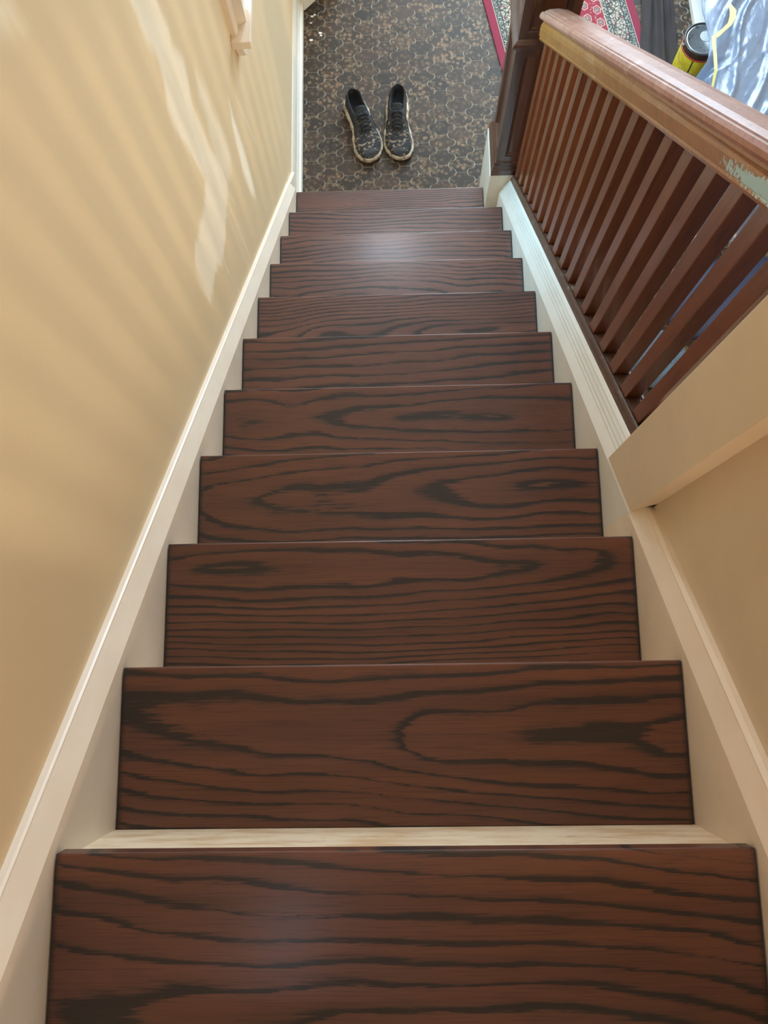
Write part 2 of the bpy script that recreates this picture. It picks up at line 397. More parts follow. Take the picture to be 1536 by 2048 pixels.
# other walls and ceilings
struct(obj('wall_right', *box((.85, -1.7, F-.06), (.96, .475, 2.4)), M_wallr))
struct(obj('wall_back', *box((-.15, -1.8, F-.06), (.96, -1.7, 2.4)), M_wallr))
struct(obj('wall_front', *join(box((-.15, 5.1, F-.06), (.5, 5.2, 2.4)), box((2.1, 5.1, F-.06), (3.0, 5.2, 2.4)), box((.5, 5.1, .75), (2.1, 5.2, 2.4))), M_wallr))
struct(obj('wall_hall', *join(box((2.85, 1.30, F-.06), (3.0, 5.1, 2.4)), box((2.85, -.2, F-.06), (3.0, 1.0, 2.4)), box((2.85, 1.0, F-.06), (3.0, 1.30, -1.65)), box((2.85, 1.0, -.65), (3.0, 1.30, 2.4))), M_wallr))
struct(obj('wall_hall_back', *box((.96, -.3, F-.06), (3.0, -.2, 2.4)), plain('bounce_cutting_dark_wall', (.075, .062, .075), .6)))  # unseen wall given an added dark colour to keep bounce off the balusters
struct(obj('wall_stair', *prism([(.605, F-.06), (2.05, F-.06), (2.05, nz(2.05, .03)), (.605, nz(.605, .03))], 0, .868, .93), M_wallr))
struct(obj('wall_column', *join(box((.85, .605, F-.06), (.865, .62, -1.2))), M_wallr)) if False else None
struct(obj('ceiling', *box((-.15, -1.8, 2.4), (3.0, 5.2, 2.5)), M_ceil))
# end casing of the right wall: a painted square column standing on the sloping skirt cap
ca = [(.475, nz(.475, .035)), (.605, nz(.605, .035)), (.605, 2.4), (.475, 2.4)]
struct(obj('trim_1', *prism(ca, 0, .8195, .965), M_wallr, bevel=.002))
struct(obj('trim_2', *join(box((.93, .475, F-.06), (.965, .605, .0))), M_wallr))
# angled casing at the far end of the left wall
struct(obj('trim_3', *prism([(-.03, 3.2), (.006, 3.2), (.055, 3.25), (.20, 3.38), (.20, 3.55), (-.03, 3.55)], 2, F, 2.4), M_plinth))

# baseboard of the lower landing
bp = [(-.03, .140), (-.024, .140), (-.021, .128), (-.018, .118), (-.018, .060), (-.012, .050), (-.010, .040), (-.002, .036), (.001, .030), (.001, 0), (-.03, 0)]
struct(obj('baseboard_left', *loft([[(x, 2.150, F+z) for x, z in bp], [(x, 3.2, F+z) for x, z in bp]]), M_plinth))

# ---------------------------------------------------------------- window in the left wall
win = struct(empty('window_1', (-.03, 2.0, -.935)))
def W1(name, vf, mat, **k):
    par = k.pop('par', win); v, f = vf; v = [(x+.03, y-2.0, z+.935) for x, y, z in v]; return obj(name, v, f, mat, par, **k)
W1('stool', prism([(-.15, 2.0), (-.03, 2.0), (-.03, 1.890), (.022, 1.890), (.025, 1.893), (.025, 2.95), (-.03, 2.95), (-.03, 2.85), (-.15, 2.85)], 2, -.960, -.935), M_trim, bevel=.003)
W1('apron', prism([(1.93, -.960), (2.92, -.960), (2.92, -1.02), (1.945, -1.045), (1.93, -1.03), (1.918, -1.0)], 0, -.03, -.006), M_trim, bevel=.003)
for yy, sgn in ((1.912, 1), (2.935, -1)):
    pf = [(-.03, 0), (-.016, 0), (-.010, .006), (-.010, .022), (-.014, .026), (-.010, .031), (.002, .038), (.012, .046), (.012, .086), (-.03, .086)]
    W1('casing', prism([(x, yy + sgn*d) for x, d in pf], 2, -.935, .40), M_trim)
W1('head_casing', box((-.03, 1.90, .30), (.012, 2.95, .40)), M_trim, bevel=.003)
fr = W1('sash', join(box((-.115, 2.0, -.90), (-.08, 2.05, .30)), box((-.115, 2.80, -.90), (-.08, 2.85, .30)), box((-.115, 2.05, -.90), (-.08, 2.80, -.84)), box((-.115, 2.05, .24), (-.08, 2.80, .30)), box((-.115, 2.05, -.32), (-.08, 2.80, -.28))), M_plinth)
gm = NT_('window_glass'); gt = gm.n('ShaderNodeBsdfTransparent'); gg = gm.n('ShaderNodeBsdfGlossy'); gg.inputs['Roughness'].default_value = .03
mx = gm.n('ShaderNodeMixShader'); mx.inputs[0].default_value = .08; gm.l(gt.outputs[0], mx.inputs[1]); gm.l(gg.outputs[0], mx.inputs[2])
gm.l(mx.outputs[0], gm.t.nodes['Material Output'].inputs[0]); M_glass = gm.m
W1('pane', box((-.100, 2.05, -.84), (-.096, 2.80, -.32)), M_glass, par=fr); W1('pane', box((-.100, 2.05, -.28), (-.096, 2.80, .24)), M_glass, par=fr)
# narrow hall window on the right and the glazed front door opening (both beyond the frame)
w2 = struct(empty('window_2', (2.92, 1.15, -1.15)))
obj('window_frame', *[(lambda vf: ([(x-2.92, y-.18, z+1.15) for x, y, z in vf[0]], vf[1]))(join(box((2.86, .03, -1.65), (2.98, .07, -.65)), box((2.86, .29, -1.65), (2.98, .33, -.65)), box((2.86, .07, -1.65), (2.98, .29, -1.62)), box((2.86, .07, -.68), (2.98, .29, -.65))))][0], M_plinth, w2)

# ---------------------------------------------------------------- staircase
st = tag(empty('staircase', (0, 0, F)), 'straight flight of dark stained oak steps with cream risers and painted skirt boards', 'staircase')
def child(name, vf, mat, parent=st, base=(0, 0, F), **k):
    v, f = vf; v = [(x-base[0], y-base[1], z-base[2]) for x, y, z in v]; return obj(name, v, f, mat, parent, **k)
OV = .0124; TH = .026
GRAIN = [.50, .66, .85, .62, .58, .50, 1.05, .9, .8, .75, 1.5]
# heart of the cathedral figure on each tread: x, y back from the nose, lean
FIG = [(.70, -.235, -.10), (.98, -.105, -.03), (.28, -.050, .03), (.80, -.085, .02), (.62, -.075, 0), (.52, -.155, .02), (.66, -.125, .03), (.32, -.120, -.02), (.25, -.160, .03), (.62, -.170, -.02), (.4, -.12, .02)]
for k in range(0, NT):
    y1 = k*R; y0 = (k-1)*R - OV - .0005; z = -k*H
    if k == NT-1: poly = [(.0015, y0), (W-.0015, y0), (W-.0015, 2.045), (.772, 2.045), (.772, y1), (.0015, y1)]
    else: poly = [(.0015, y0), (W-.0015, y0), (W-.0015, y1), (.0015, y1)]
    v, f = prism([(a, b-y1) for a, b in poly], 2, -TH, 0)
    tr = obj('tread', v, f, M_oak, st, loc=(0, y1, z-F), bevel=.0025)
    tr['figure'] = FIG[k]; tr['grain'] = GRAIN[k]
    rx = .772 if k == NT-1 else W
    child('riser', box((0, y1-OV-.018, -(k+1)*H), (rx, y1-OV, z-TH)), M_riser)
# landing at the head of the flight
fl = struct(obj('floor_landing', *box((-.03, -1.7, H-.03), (.85, -R, H)), M_oak)); fl['figure'] = (.4, -.8, 0.0); fl['grain'] = .8
child('riser', box((0, -R-OV-.018, 0), (W, -R-OV, H-.03)), M_riser)
# left skirt board: vertical face to the nosing line, then a bevelled cap and a small lip to the wall
lp = [(0, -.27), (0, .020), (-.0175, .0625), (-.0182, .0660), (-.0215, .0680), (-.0225, .0655), (-.03, .0665), (-.03, -.27)]
child('skirt_board', slope_loft(lp, -.9, 2.150), M_trim)
v, f = prism([(2.150, F+.140), (2.150, nz(2.15, .0625)), (2.15+(.0625+nz(2.15)-F-.140)/SL, F+.140)], 0, -.03, -.016)
child('skirt_end', (v, f), M_trim)
rp = [(W, -.27), (W, .022), (W+.0145, .068), (W+.0150, .0715), (W+.022, .0750), (W+.030, .0750), (W+.030, -.27)]
child('skirt_board', slope_loft(rp, -.9, .475), M_trim)
# right skirt under the balustrade with a wider moulded cap
rp2 = [(W, -.27), (W, .026), (W+.0130, .058), (W+.0132, .062), (W+.0165, .070), (W+.0172, .0665), (W+.0180, .0725), (W+.0215, .0815), (W+.0224, .0785),
       (W+.0232, .0835), (W+.0265, .0925), (W+.0275, .0900), (W+.0285, .0955), (W+.0330, .1030), (W+.0370, .1050), (W+.0400, .1030), (W+.0480, .0930), (W+.0480, -.27)]
child('skirt_cap', slope_loft(rp2, .475, 2.046), M_cap)

# ---------------------------------------------------------------- balustrade
ba = tag(empty('balustrade', (.88, 1.3, nz(1.3, .10))), 'red-brown wooden balustrade with worn handrail and square balusters beside the stairs', 'balustrade')
bb = (.88, 1.3, nz(1.3, .10))
sh = [(W+.036, .080), (W+.036, .1060), (W+.0385, .1160), (W+.0395, .1280), (W+.0415, .1350), (W+.0450, .1365), (W+.0465, .1310), (W+.079, .1310), (W+.0805, .1365), (W+.086, .1360), (W+.090, .125), (W+.092, .080)]
child('shoe_rail', slope_loft(sh, .605, 2.046), M_shoe, ba, bb)
YB = [2.040, 1.962, 1.880, 1.798, 1.716, 1.634, 1.553, 1.475, 1.396, 1.317, 1.238, 1.159, 1.078, .998, .920, .843, .767, .692]     # far faces
BX0, BX1, BW = .867, .898, .034
for i, y in enumerate(YB):
    ya, yb = y - BW, y
    v = [(x, yy, nz(yy, n)) for n in (.130, .835) for x, yy in ((BX0, ya), (BX1, ya), (BX1, yb), (BX0, yb))]
    f = [(0, 3, 2, 1), (4, 5, 6, 7), (0, 1, 5, 4), (1, 2, 6, 5), (2, 3, 7, 6), (3, 0, 4, 7)]
    child('baluster', (v, f), M_mahog, ba, bb, bevel=.0012)
    # small fillet block between balusters
    if i < len(YB)-1:
        yn_ = YB[i+1]
        child('fillet', loft([[(x, yy, nz(yy, n)) for x, n in ((.868, .1300), (.868, .1360), (.897, .1360), (.897, .1300))] for yy in (yn_+.0005, ya-.0005)]), M_shoe, ba, bb)
def rail_prof(dtop, dr):
    return [(.855, .822), (.850, .824), (.8475, .832), (.8485, .838), (.8455, .842), (.8440, .868), (.8450, .882+dtop*.6), (.8490, .892+dtop), (.8500, .898+dtop), (.8450, .902+dtop),
            (.8365, .908+dtop), (.8345, .916+dtop), (.8355, .925+dtop), (.8400, .932+dtop), (.8440, .9325+dtop), (.8460, .9300+dtop), (.8480, .9340+dtop), (.8600, .9400+dtop*1.2), (.8850, .9420+dtop+dr*.5), (.9120, .936+dtop+dr), (.9260, .9260+dtop+dr),
            (.9340, .915+dtop+dr), (.9320, .905+dtop+dr), (.924, .900+dtop), (.9200, .885), (.9200, .842), (.918, .824), (.910, .822)]
GLINT_C = (.71-bb[1], .853-.10); GLINT_S = (.15, .022)
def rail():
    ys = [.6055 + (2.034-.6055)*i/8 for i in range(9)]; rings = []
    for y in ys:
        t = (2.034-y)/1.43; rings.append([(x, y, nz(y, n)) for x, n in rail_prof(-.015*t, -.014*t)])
    add_window_glint(M_railw, GLINT_C, GLINT_S, (.42, .66, .74))  # pale cyan reflection of the stair window, painted on the rail side
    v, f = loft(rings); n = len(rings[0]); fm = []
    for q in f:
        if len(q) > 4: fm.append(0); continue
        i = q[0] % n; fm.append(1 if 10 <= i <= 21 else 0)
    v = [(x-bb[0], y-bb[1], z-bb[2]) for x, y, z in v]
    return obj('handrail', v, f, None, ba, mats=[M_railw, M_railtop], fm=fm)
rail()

# ---------------------------------------------------------------- newel post
NB = (.875, 2.147, F)
nw = tag(empty('newel_post', NB), 'boxed dark red-brown newel post with recessed panels on a white plinth at the stair foot', 'newel post')
def nwc(name, vf, mat, **k): return child(name, vf, mat, nw, NB, **k)
nwc('plinth', box((.774, 2.0465, F), (.976, 2.252, -1.829)), M_plinth, bevel=.003)
def ring_box(levels):
    rings = []
    for d, z in levels:
        x0, x1, y0, y1 = .7915-d, .9585+d, 2.062-d, 2.236+d
        rings.append([(x0, y0, z), (x1, y0, z), (x1, y1, z), (x0, y1, z)])
    return loft(rings)
nwc('base_moulding', ring_box([(.0150, -1.829), (.0150, -1.800), (.010, -1.793), (.010, -1.786), (.006, -1.780), (.004, -1.768), (0, -1.764)]), M_newel)
def panelled(z0, z1, st_=.030, dep=.009):
    """square shaft with a recessed moulded panel on each face"""
    V, Fc = [], []
    cx, cy, hx, hy = .875, 2.149, .0835, .087
    for s in range(4):
        ang = s*math.pi/2; hw, hd = (hx, hy) if s % 2 == 0 else (hy, hx)
        def P(u, d, z):
            X, Y = u, -(hd - d); return (cx + X*math.cos(ang) - Y*math.sin(ang), cy + X*math.sin(ang) + Y*math.cos(ang), z)
        lv = [(hw, 0, 0), (hw-st_, 0, st_), (hw-st_-.002, .004, st_+.002), (hw-st_-.008, .005, st_+.008), (hw-st_-.012, dep, st_+.012)]
        b = len(V)
        for u, d, dz in lv: V += [P(-u, d, z0+dz), P(u, d, z0+dz), P(u, d, z1-dz), P(-u, d, z1-dz)]
        for k in range(len(lv)-1):
            for i in range(4): Fc.append((b+4*k+i, b+4*k+(i+1) % 4, b+4*k+4+(i+1) % 4, b+4*k+4+i))
        e = b+4*(len(lv)-1); Fc.append((e, e+1, e+2, e+3))
    return V, Fc
nwc('shaft', panelled(-1.764, -1.20), M_newel)
nwc('neck_moulding', ring_box([(0, -1.20), (.004, -1.196), (.006, -1.188), (.0145, -1.182), (.0155, -1.174), (.012, -1.166), (.004, -1.160), (0, -1.156)]), M_newel)
nwc('upper_block', panelled(-1.156, -.74, .026), M_newel)
nwc('cap', ring_box([(0, -.74), (.018, -.732), (.022, -.715), (.014, -.700), (-.02, -.685), (-.075, -.672)]), M_newel)

# ---------------------------------------------------------------- oriental runner
RO = Vector((.836, 3.184)); RD = Vector((.192, -.981)); RN = Vector((.981, .192))
def rug_mat():
    s = NT_('oriental_runner_wool'); v = s.oc(); sep = s.n('ShaderNodeSeparateXYZ'); s.l(v, sep.inputs[0]); u, t = sep.outputs[0], sep.outputs[1]
    e = s.math('MINIMUM', u, s.math('SUBTRACT', .669, u))      # distance from the nearer long edge
    burg = (.20, .020, .045); ivory = (.40, .34, .28); green = (.035, .050, .048); red = (.24, .022, .040)
    wv = s.n('ShaderNodeCombineXYZ'); s.l(e, wv.inputs[0]); s.l(t, wv.inputs[1])
    # scrolling vine in the ivory border
    tt = s.math('MULTIPLY', t, 2*math.pi/.105)
    vine = s.math('ABSOLUTE', s.math('SUBTRACT', s.math('SUBTRACT', e, .096), s.math('MULTIPLY', s.math('SINE', tt), .020)))
    vine2 = s.math('ABSOLUTE', s.math('SUBTRACT', s.math('SUBTRACT', e, .096), s.math('MULTIPLY', s.math('SINE', s.math('MULTIPLY', tt, 2)), .030)))
    vmask = s.math('LESS_THAN', s.math('MINIMUM', vine, vine2), .0028)
    vo = s.n('ShaderNodeTexVoronoi', feature='DISTANCE_TO_EDGE'); s.l(wv.outputs[0], vo.inputs[0]); vo.inputs['Scale'].default_value = 62
    curl = s.math('LESS_THAN', vo.outputs['Distance'], .075)
    vo2 = s.n('ShaderNodeTexVoronoi'); s.l(wv.outputs[0], vo2.inputs[0]); vo2.inputs['Scale'].default_value = 40
    flo = s.math('LESS_THAN', vo2.outputs['Distance'], .27)
    bord = s.mix(s.math('MAXIMUM', vmask, curl), ivory, green)
    bord = s.mix(s.math('MULTIPLY', flo, .75), bord, (.16, .05, .055))
    gp = s.noise(wv.outputs[0], 130, 3, .7)
    gband = s.mix(s.ramp(gp, [(.50, (0, 0, 0)), (.56, (1, 1, 1))]), green, (.36, .34, .30))
    # red field with small ringed flowers in a half-drop grid
    cu = s.math('DIVIDE', u, .052); ct = s.math('DIVIDE', t, .068)
    par = s.math('MULTIPLY', s.math('MODULO', s.math('FLOOR', s.math('ADD', cu, 50)), 2), .5)
    fu = s.math('SUBTRACT', s.math('FRACT', cu), .5); ft = s.math('SUBTRACT', s.math('FRACT', s.math('ADD', ct, par)), .5)
    rad = s.math('SQRT', s.math('ADD', s.math('MULTIPLY', fu, fu), s.math('MULTIPLY', ft, ft)))
    ang = s.math('ARCTAN2', fu, ft); rad = s.math('ADD', rad, s.math('MULTIPLY', s.math('SINE', s.math('MULTIPLY', ang, 6)), .022))
    field = s.ramp(rad, [(0, (.34, .30, .24)), (.07, (.04, .05, .06)), (.14, (.33, .26, .22)), (.19, red), (.27, red), (.28, (.42, .33, .29)), (.34, red)], 'CONSTANT')
    wnz = s.noise(wv.outputs[0], 75, 2, .6)
    field = s.mix(s.ramp(wnz, [(.60, (0, 0, 0)), (.64, (.7, .7, .7))]), field, (.40, .31, .27))
    def band(x, y_, c1, c2):  # c2 where e > x
        return s.mix(s.math('GREATER_THAN', e, x), c1, c2)
    c = band(.036, 0, burg, ivory); c = s.mix(s.math('GREATER_THAN', e, .039), c, green); c = s.mix(s.math('GREATER_THAN', e, .043), c, gband)
    c = s.mix(s.math('GREATER_THAN', e, .062), c, green); c = s.mix(s.math('GREATER_THAN', e, .066), c, bord)
    c = s.mix(s.math('GREATER_THAN', e, .126), c, green); c = s.mix(s.math('GREATER_THAN', e, .130), c, gband); c = s.mix(s.math('GREATER_THAN', e, .148), c, ivory)
    c = s.mix(s.math('GREATER_THAN', e, .152), c, field)
    s.set(Base_Color=c, Roughness=.95); s.bump(s.noise(v, 600, 2, .6), .3, .002); return s.m
v, f = box((0, -1.2, 0), (.669, .62, .008))
rug = obj('runner_rug', v, f, rug_mat(), bevel=.003)
# local +x across the rug, local -y away from the stairs
rug.matrix_world = Matrix.Translation((RO.x, RO.y, F)) @ Matrix(((RN.x, RD.x, 0, 0), (RN.y, RD.y, 0, 0), (0, 0, 1, 0), (0, 0, 0, 1)))
tag(rug, 'burgundy and ivory patterned oriental runner lying on the hall tiles behind the newel post', 'rug')

# ---------------------------------------------------------------- sneakers
def shoe_mats():
    s = NT_('muddy_dark_mesh_upper'); v = s.oc(); sp = s.n('ShaderNodeSeparateXYZ'); s.l(v, sp.inputs[0])
    n = s.noise(s.mapping(v, (1, 1.6, 1)), 55, 5, .72, .4)
    toe = s.ramp(sp.outputs[1], [(.0, (0, 0, 0)), (1, (1, 1, 1))])
    t = s.math('MULTIPLY', s.math('SUBTRACT', s.math('MULTIPLY', sp.outputs[1], -1), .13), 12, clamp=True)   # y runs from heel 0 to toe -.32
    k = s.math('MULTIPLY', s.ramp(n, [(.54, (0, 0, 0)), (.60, (1, 1, 1))]), t)
    wv = s.noise(v, 260, 2, .5)
    base = s.mix(wv, (.012, .014, .018), (.030, .034, .042))
    c = s.mix(s.math('MULTIPLY', k, .8), base, (.36, .28, .20)); s.set(Base_Color=c, Roughness=.85); s.bump(wv, .3, .001)
    a = s.m
    s = NT_('dirty_cream_midsole'); v = s.oc(); n = s.noise(v, 40, 5, .72)
    c = s.mix(s.ramp(n, [(.44, (0, 0, 0)), (.60, (1, 1, 1))]), (.58, .51, .40), (.17, .13, .09)); s.set(Base_Color=c, Roughness=.8); s.bump(n, .4, .002)
    return a, s.m
M_upper, M_sole = shoe_mats()
M_lining = plain('black_sock_lining', (.010, .011, .016), .9, bump=(200, .2, .001))
M_lace = plain('black_round_lace', (.022, .024, .030), .8)
M_toecap = plain('dark_rubbery_toe_overlay', (.020, .024, .030), .6, spots=(70, .58, (.30, .24, .17)))
LN = .325
def half_w(t, side):
    """half width of the sole at t (0 heel .. 1 toe); side +1 inner"""
    pts = [(0, .016), (.03, .028), (.10, .036), (.25, .037), (.42, .036), (.58, .044), (.72, .050), (.84, .046), (.93, .034), (.98, .018), (1, .006)]
    for (a, x), (b, y) in zip(pts, pts[1:]):
        if t <= b: k = (t-a)/(b-a); return 1.22*(x + (y-x)*(k*k*(3-2*k)))*(1.0 if side < 0 else .97)
    return .006
def mid_x(t, m): return m*(.010*math.sin(math.pi*t*.9) - .010*t*t)
def make_shoe(name, heel, toe, m, label):
    d = (Vector(toe)-Vector(heel)).normalized(); root = empty(name, (heel[0], heel[1], F)); root.rotation_euler = (0, 0, math.atan2(d.x, -d.y)) ; tag(root, label, 'shoe', 'dark muddy sneakers on the lower landing')
    N = 40
    # midsole: slab with flared scalloped edge
    rings = []
    for i in range(N+1):
        t = i/N; y = -t*LN; x0 = mid_x(t, m); wv = .0016*math.sin(t*34)
        wl, wr = half_w(t, -m) + .008 + wv, half_w(t, m) + .008 + wv
        sp = .012*max(0, (t-.78)/.22)**2 + .006*max(0, (.08-t)/.08)
        top = .034 if t < .3 else .034 - .010*min(1, (t-.3)/.4)
        rings.append([(x0-wl+.006, y, sp), (x0-wl, y, sp+.008), (x0-wl+.001, y, top*.6+sp), (x0-wl+.006, y, top+sp), (x0+wr-.006, y, top+sp), (x0+wr-.001, y, top*.6+sp), (x0+wr, y, sp+.008), (x0+wr-.006, y, sp)])
    obj('midsole', *loft(rings), M_sole, root, smooth=True)
    # upper: outer shell, collar and inside as one skin
    S = 26; rings = []; OPEN = .40
    for i in range(N+1):
        t = i/N; y = -t*LN*.985 - .003; x0 = mid_x(t, m); wl, wr = half_w(t, -m)*.97, half_w(t, m)*.97; zb = .024 + .010*max(0, (t-.8)/.2)**2
        ht = [(0, .088), (.06, .092), (.18, .074), (.32, .078), (.42, .092), (.52, .084), (.66, .062), (.80, .052), (.92, .046), (1, .034)]
        for (a, q), (b, p) in zip(ht, ht[1:]):
            if t <= b: k = (t-a)/(b-a); hz = q+(p-q)*(k*k*(3-2*k)); break
        if t == 0: hz = .088
        op = 0 if t > OPEN else min(1, (OPEN-t)/.05)
        if t < .035: op *= max(0, (t-.005)/.03)
        ring = []
        for j in range(S+1):
            s_ = -1 + 2*j/S; a = abs(s_); sg = -1 if s_ < 0 else 1; wd = wl if s_ < 0 else wr
            if a > .45:         # side wall
                q = (1-a)/.55; closed_x = wd*(1-.55*q**2.2); z = zb + (hz-zb)*(1-(1-q)**1.7)*(.97 if op < 1 else 1)
                open_x = wd*(1-.30*q**1.6) ; x = closed_x*(1-op)+open_x*op
            else:               # top, or the well of the opening
                q = a/.45; cx_ = wd*.45*q; cz = hz*(.97+.05*(1-q*q))
                if q > .72: ox_ = wd*(.70-.10*(1-(q-.72)/.28)); oz = hz - .010*(1-(q-.72)/.28)
                else: ox_ = wd*.60*q/.72; oz = .040 + (hz-.052)*max(0, (q-.5)/.22)**2 if q > .5 else .040
                x = cx_*(1-op)+ox_*op; z = cz*(1-op)+oz*op
            ring.append((x0+sg*x, y, z))
        rings.append(ring)
    v, f = loft(rings, cap=False, closed=False)
    fm = []
    for q in f:
        j = q[0] % (S+1); i = q[0]//(S+1)
        fm.append(1 if (i/N < OPEN and S*.30 < j < S*.68) else (2 if (i/N > .86 and S*.2 < j < S*.78) else 0))
    f.append(tuple(range(S, -1, -1))); fm.append(0); f.append(tuple(range(N*(S+1), (N+1)*(S+1)))); fm.append(0)
    obj('upper', v, f, None, root, smooth=True, mats=[M_upper, M_lining, M_toecap], fm=fm)
    # tongue standing up in front of the opening
    rr = []
    for i in range(9):
        t = .335 + .17*i/8; y = -t*LN; zc = .103 - .0035*i + (.004 if i == 0 else 0); x0 = mid_x(t, m); wd = .026 - .0008*i
        rr.append([(x0-wd, y, zc-.010), (x0-wd*.6, y, zc-.001), (x0, y, zc+.002), (x0+wd*.6, y, zc-.001), (x0+wd, y, zc-.010), (x0+wd*.5, y, zc-.009), (x0, y, zc-.006), (x0-wd*.5, y, zc-.009)])
    obj('tongue', *loft(rr), M_upper, root, smooth=True)
    L = []
    for q in range(5):
        t = .44+.045*q; y = -t*LN; z = .094-.0050*q; x0 = mid_x(t, m); w_ = .024
        L.append(tube([(x0-w_, y+.004, z-.006), (x0-w_*.5, y+.001, z+.002), (x0, y-.002, z+.004), (x0+w_*.5, y-.005, z+.002), (x0+w_, y-.008, z-.006)], .0022, 6))
        L.append(tube([(x0+w_, y+.004, z-.006), (x0+w_*.5, y+.001, z+.002), (x0, y-.002, z+.005), (x0-w_*.5, y-.005, z+.002), (x0-w_, y-.008, z-.006)], .0022, 6))
    y = -.42*LN; x0 = mid_x(.42, m)
    for sg in (-1, 1):
        L.append(tube([(x0, y, .099), (x0+sg*.012, y+.006, .104), (x0+sg*.024, y, .100), (x0+sg*.020, y-.010, .097), (x0, y, .099)], .002, 6))
        L.append(tube([(x0, y, .099), (x0+sg*.018, y-.012, .100), (x0+sg*.034, y-.022, .088), (x0+sg*.046, y-.036, .060), (x0+sg*.050, y-.052, .040)], .0018, 6))
    obj('laces', *join(*L), M_lace, root, smooth=True)
    return root
make_shoe('sneaker', (.222, 2.716), (.318, 2.400), 1, 'dark muddy sneaker with cream sole, the left of the pair, toe turned inward')
make_shoe('sneaker', (.430, 2.732), (.432, 2.396), -1, 'dark muddy sneaker with cream sole, the right of the pair, pointing straight at the stairs')

# ---------------------------------------------------------------- paint chips on the tiles
M_chip = plain('white_paint_chip', (.75, .73, .68), .6)
for i, (x, y, s_) in enumerate([(.040, 3.165, .008), (.052, 3.172, .006), (.036, 3.130, .0055), (.037, 3.040, .009), (.078, 3.075, .009), (.081, 3.062, .006)]):
    pts = [(x + s_*(.7+.5*random.random())*math.cos(a), y + s_*.7*(.7+.5*random.random())*math.sin(a)) for a in [k*math.pi/3+.3 for k in range(6)]]
    o = obj('paint_chip', *prism(pts, 2, F+.0001, F+.002), M_chip)
    tag(o, 'tiny white chip lying on the tiles beside the left baseboard', 'paint chip', 'white chips on the tiles')

# ---------------------------------------------------------------- can of wood stain
CX, CY, CR, CH = 1.738, 2.820, .080, .190
can = tag(empty('stain_can', (CX, CY, F)), 'round metal can with yellow label and grey lid, half hidden by the plastic bag', 'can')
M_tin = plain('dull_tin', (.42, .43, .42), .35, .85, spots=(35, .60, (.10, .08, .06)))
M_brown = plain('dark_brown_lacquered_can', (.075, .030, .018), .3, 0, coat=.5)
def label_mat():
    s = NT_('yellow_printed_can_label'); v = s.oc(); sp = s.n('ShaderNodeSeparateXYZ'); s.l(v, sp.inputs[0]); z = sp.outputs[2]
    a = s.math('ARCTAN2', sp.outputs[1], sp.outputs[0])
    n = s.noise(s.mapping(v, (1, 1, 1)), 55, 3, .6)
    c = s.mix(s.ramp(n, [(.4, (0, 0, 0)), (.6, (1, 1, 1))]), (.72, .50, .02), (.80, .62, .05))
    cv = s.n('ShaderNodeCombineXYZ'); s.l(s.math('MULTIPLY', a, .08), cv.inputs[0]); s.l(z, cv.inputs[1])
    tx = s.noise(s.mapping(cv.outputs[0], (260, 90, 1)), 1, 3, .7)
    rows = s.math('LESS_THAN', s.math('FRACT', s.math('DIVIDE', z, .010)), .45)
    ln = s.math('MULTIPLY', s.math('MULTIPLY', s.math('GREATER_THAN', tx, .52), rows), s.math('LESS_THAN', z, .125))
    c = s.mix(s.math('MULTIPLY', ln, .55), c, (.18, .10, .01))
    bar = s.math('LESS_THAN', s.math('ABSOLUTE', s.math('ADD', a, 2.05)), .035); c = s.mix(bar, c, (.03, .025, .02))
    c = s.mix(s.math('GREATER_THAN', z, .150), c, (.55, .05, .02))
    s.set(Base_Color=c, Roughness=.35); return s.m
def canc(name, vf, mat, **k): return child(name, vf, mat, can, (CX, CY, F), **k)
canc('body', lathe([(CR-.002, 0), (CR+.001, .002), (CR+.001, .006), (CR-.001, .010), (CR-.001, CH-.012), (CR+.0015, CH-.006), (CR+.0015, CH-.001), (CR-.002, CH), (CR-.010, CH-.001), (CR-.012, CH-.012)], 56, (CX, CY, F)), M_brown, smooth=True)
canc('label', lathe([(CR-.001, .020), (CR+.0004, .021), (CR+.0004, .156), (CR-.001, .157)], 56, (CX, CY, F)), label_mat(), smooth=False)
canc('rim', lathe([(CR-.012, CH-.004), (CR+.001, CH-.003), (CR+.0025, CH+.001), (CR, CH+.0035), (CR-.004, CH+.003), (CR-.006, CH-.003), (CR-.012, CH-.005)], 56, (CX, CY, F)), plain('dark_can_rim', (.10, .10, .10), .3, .9), smooth=True)
lid = canc('lid', lathe([(CR-.007, CH-.004), (CR-.008, CH+.001), (CR-.014, CH+.001), (CR-.016, CH-.003), (.002, CH-.003), (.001, CH-.0035)], 56, (CX, CY, F)), M_tin, smooth=True)
def stick_mat():
    s = NT_('white_round_lid_sticker'); v = s.oc(); sp = s.n('ShaderNodeSeparateXYZ'); s.l(v, sp.inputs[0])
    rows = s.math('LESS_THAN', s.math('FRACT', s.math('DIVIDE', sp.outputs[1], .0075)), .42)
    tx = s.noise(s.mapping(v, (300, 120, 1)), 1, 3, .7)
    c = s.mix(s.math('MULTIPLY', s.math('MULTIPLY', rows, s.math('GREATER_THAN', tx, .47)), .7), (.74, .76, .76), (.10, .12, .14))
    s.set(Base_Color=c, Roughness=.4); return s.m
child('lid_sticker', lathe([(.026, CH-.0029), (.026, CH-.0022), (.001, CH-.0021)], 32, (CX+.014, CY+.018, F)), stick_mat(), lid, (CX, CY, F))
wire = [(CX-CR-.002, CY-.01, F+CH-.016), (CX-CR-.012, CY-.014, F+CH-.022), (CX-CR-.010, CY-.045, F+CH-.060), (CX-.055, CY-CR-.004, F+CH-.090), (CX, CY-CR-.012, F+CH-.105), (CX+.06, CY-CR+.012, F+CH-.075), (CX+CR+.004, CY-.01, F+CH-.016)]
